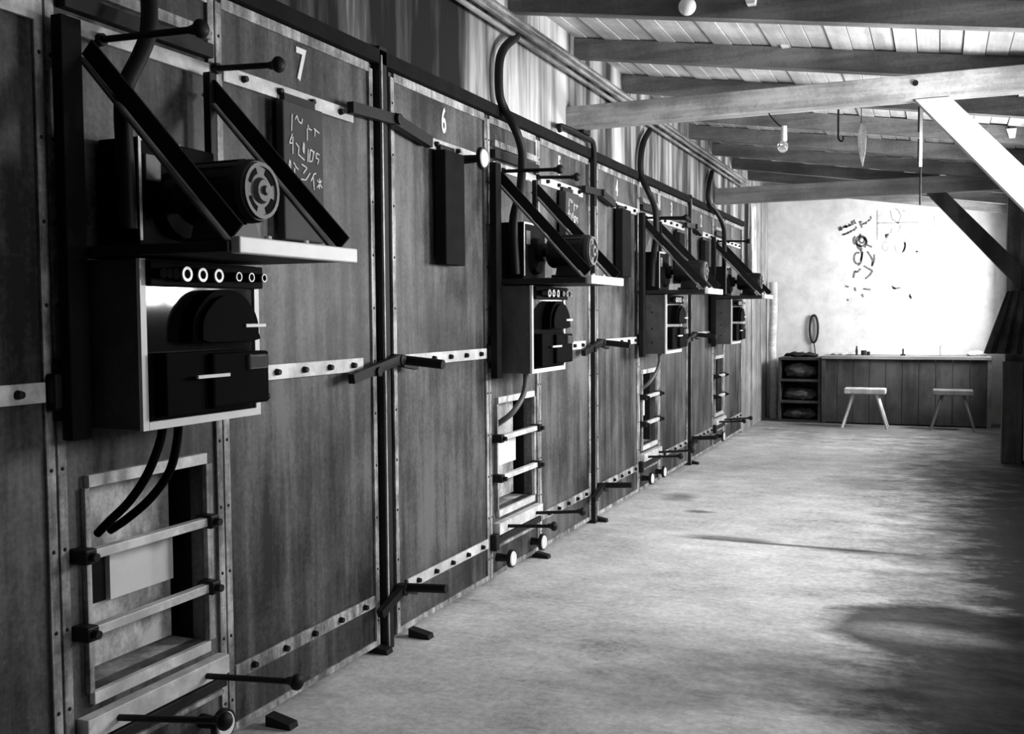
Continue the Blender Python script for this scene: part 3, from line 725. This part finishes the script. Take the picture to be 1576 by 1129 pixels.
# painted marks and sketches on the back wall, in metres on the wall
def UV(px, py): return (.765+px/1270*1.502, 3.0-py/1129*1.447-.02*px/1270)
def marks(lists, mat, name, wd):
    m = MB()
    for L in lists: ribbon(m, [UV(*p) for p in L], wd, Y1-.0015, 'y')
    return m.build(name, mat, None)
def arc(cx, cy, rx, ry, a0, a1, n=14): return [(cx+rx*math.cos(math.radians(a0+(a1-a0)*k/n)), cy+ry*math.sin(math.radians(a0+(a1-a0)*k/n))) for k in range(n+1)]
wt = thing('wall_writing', 'slanted dark handwriting high on the back wall', 'writing', (0, 0, 0))
L = [((150, 275), (165, 315), (170, 270), (185, 310), (195, 275)), ((205, 290), (215, 262), (222, 285), (230, 258)), ((232, 255), (236, 285), (250, 262), (252, 280)), ((262, 240), (268, 272), (280, 248), (284, 268)), ((292, 215), (300, 262)), ((305, 210), (313, 258)), ((320, 200), (335, 245), (342, 232)),
     ((195, 350), (205, 365), (215, 345), (225, 360), (232, 340)), ((240, 335), (250, 352), (258, 328), (268, 345)), ((275, 320), (285, 336), (292, 312), (305, 326)), ((312, 300), (325, 318), (335, 290)), ((340, 270), (350, 300)),
     ((380, 220), (410, 290)), ((382, 222), (410, 228)), ((405, 262), (425, 240), (432, 255)), ((440, 232), (450, 250), (460, 225)), ((470, 225), (488, 205), (495, 220)), ((500, 170), (508, 200))]
o = marks(L, 'ink', 'handwriting', .020); o.parent = wt
wt = thing('wall_sketch', 'dark scrawled figure sketch on the back wall below the writing', 'drawing', (0, 0, 0), 'scrawled sketches on the back wall')
L = [arc(400, 430, 60, 55, 0, 360), arc(410, 420, 30, 30, 0, 360), ((395, 350), (380, 400), (350, 430), (370, 500), (400, 530)), ((430, 390), (465, 440), (440, 500)), ((465, 470), (520, 495)), arc(340, 420, 22, 40, 90, 270),
     ((400, 520), (415, 580), (400, 660), (370, 690)), arc(365, 610, 40, 60, 60, 300), ((470, 540), (505, 590), (530, 640), (520, 700)), ((545, 570), (545, 640), (525, 690)), ((430, 690), (480, 720), (530, 745), (500, 790), (450, 830)),
     ((400, 720), (360, 760), (335, 745), (320, 820)), ((420, 540), (400, 640)), ((380, 460), (410, 520)), ((230, 905), (270, 915)), ((335, 920), (345, 960)), ((430, 935), (510, 945)), ((415, 990), (432, 1025)), ((250, 1050), (270, 1058))]
o = marks(L, 'ink', 'figure', .026); o.parent = wt
wt = thing('wall_sketch', 'faint frame and ring sketch at the top of the back wall', 'drawing', (0, 0, 0), 'scrawled sketches on the back wall')
L = [((575, 110), (578, 420)), ((575, 245), (1030, 250)), ((715, 120), (735, 210), (800, 250), (830, 180), (800, 120), (765, 95)), ((830, 260), (815, 320), (800, 350)), ((740, 300), (720, 350), (660, 370), (680, 420)), arc(665, 490, 30, 50, 0, 300),
     ((870, 420), (875, 500), (850, 560)), arc(820, 490, 50, 80, 20, 200), ((1060, 380), (1080, 500)), arc(1020, 620, 90, 70, 180, 340), ((840, 120), (880, 135)), ((1180, 180), (1185, 300))]
o = marks(L, 'inklight', 'frame_lines', .018); o.parent = wt
wt = thing('wall_sketch', 'few small dark dabs right of the figure sketch on the back wall', 'drawing', (0, 0, 0), 'scrawled sketches on the back wall')
L = [((735, 905), (775, 935), (830, 925)), ((745, 925), (780, 940)), ((930, 990), (945, 1050)), ((920, 1010), (950, 1030)), ((990, 545), (1010, 555)), ((660, 375), (700, 370)), ((665, 385), (690, 395)), ((870, 450), (878, 490), (862, 545))]
o = marks(L, 'ink', 'dabs', .026); o.parent = wt
# pale rags / whitewashed pole at the corner of the planks
def drape(x, y, zt, zb, wd, n, amp, mat, name, ph=0., flare=0.):
    m = MB(); rows = []
    for j in range(13):
        v = j/12; z = zt+(zb-zt)*v; row = []
        for i in range(n+1):
            u = i/n; ww = wd*(1+flare*v)
            row.append((x+amp*math.sin(u*14+ph+v*1.5)*(0.5+v), y-ww/2+ww*u + .01*math.sin(v*9+ph), z))
        rows.append(row)
    return m, rows
def drape_obj(name, mat, lab, cat, x, y, zt, zb, wd, amp, ph=0, flare=0, th=.012, axis='y'):
    m, rows = drape(0, 0, zt, zb, wd, 22, amp, mat, name, ph, flare)
    if axis == 'x': rows = [[(q[1], q[0], q[2]) for q in r] for r in rows]
    V = [[m.bm.verts.new(p) for p in r] for r in rows]
    for a, b in zip(V, V[1:]):
        for i in range(len(a)-1): m.bm.faces.new((a[i], a[i+1], b[i+1], b[i]))
    o = m.build(name, mat, None, True); o.location = (x, y, 0)
    md = o.modifiers.new('thick', 'SOLIDIFY'); md.thickness = th; md.offset = 0
    return tag(o, lab, cat)
drape_obj('hanging_rag', 'rag', 'pale wrinkled rag hanging at the top of the plank wall', 'rag', .07, 12.85, 2.84, 1.93, .34, .02, .6)
o = tag(MB().tube([(.10, 14.45, 0), (.11, 14.43, .5), (.08, 14.46, 1.0), (.10, 14.44, 1.5), (.09, 14.46, 1.9)], .055, 12, 3).build('corner_pole', 'woodwhite', None, True), 'crooked whitewashed pole in the corner behind the plank wall', 'pole')
# dark coat hanging at the post
t = thing('hanging_coat', 'dark cloth hanging flared from the post at the right edge', 'coat', (2.86, 10.80, 0))
m = MB(); rows = []
for j in range(11):
    v = j/10; z = 1.66-.60*v; a = -.03-.195*v; b = .16+.02*v
    for side in (0, 1): pass
    rows.append([(a+(b-a)*i/16, (-.02-.05*v)+.012*math.sin(i*1.4+v*2)*(0.4+v)*1.5, z) for i in range(17)] + [(b-(b-a)*i/16, .075, z) for i in range(17)])
V = [[m.bm.verts.new(p) for p in r] for r in rows]
for A, B in zip(V, V[1:]):
    n = len(A)
    for i in range(n): m.bm.faces.new((A[i], A[(i+1) % n], B[(i+1) % n], B[i]))
m.bm.faces.new(V[0]); m.bm.faces.new(V[-1]); m.build('cloth', 'cloth', t, True)
MB().cyl((.04, .13, 1.62), (.04, .06, 1.66), .008).build('peg', 'iron', t)
tag(MB().box((2.80, 10.74, 0), (2.98, 10.92, .98), .006).build('locker', 'wooddark'), 'low dark box standing at the foot of the right-hand post', 'box')
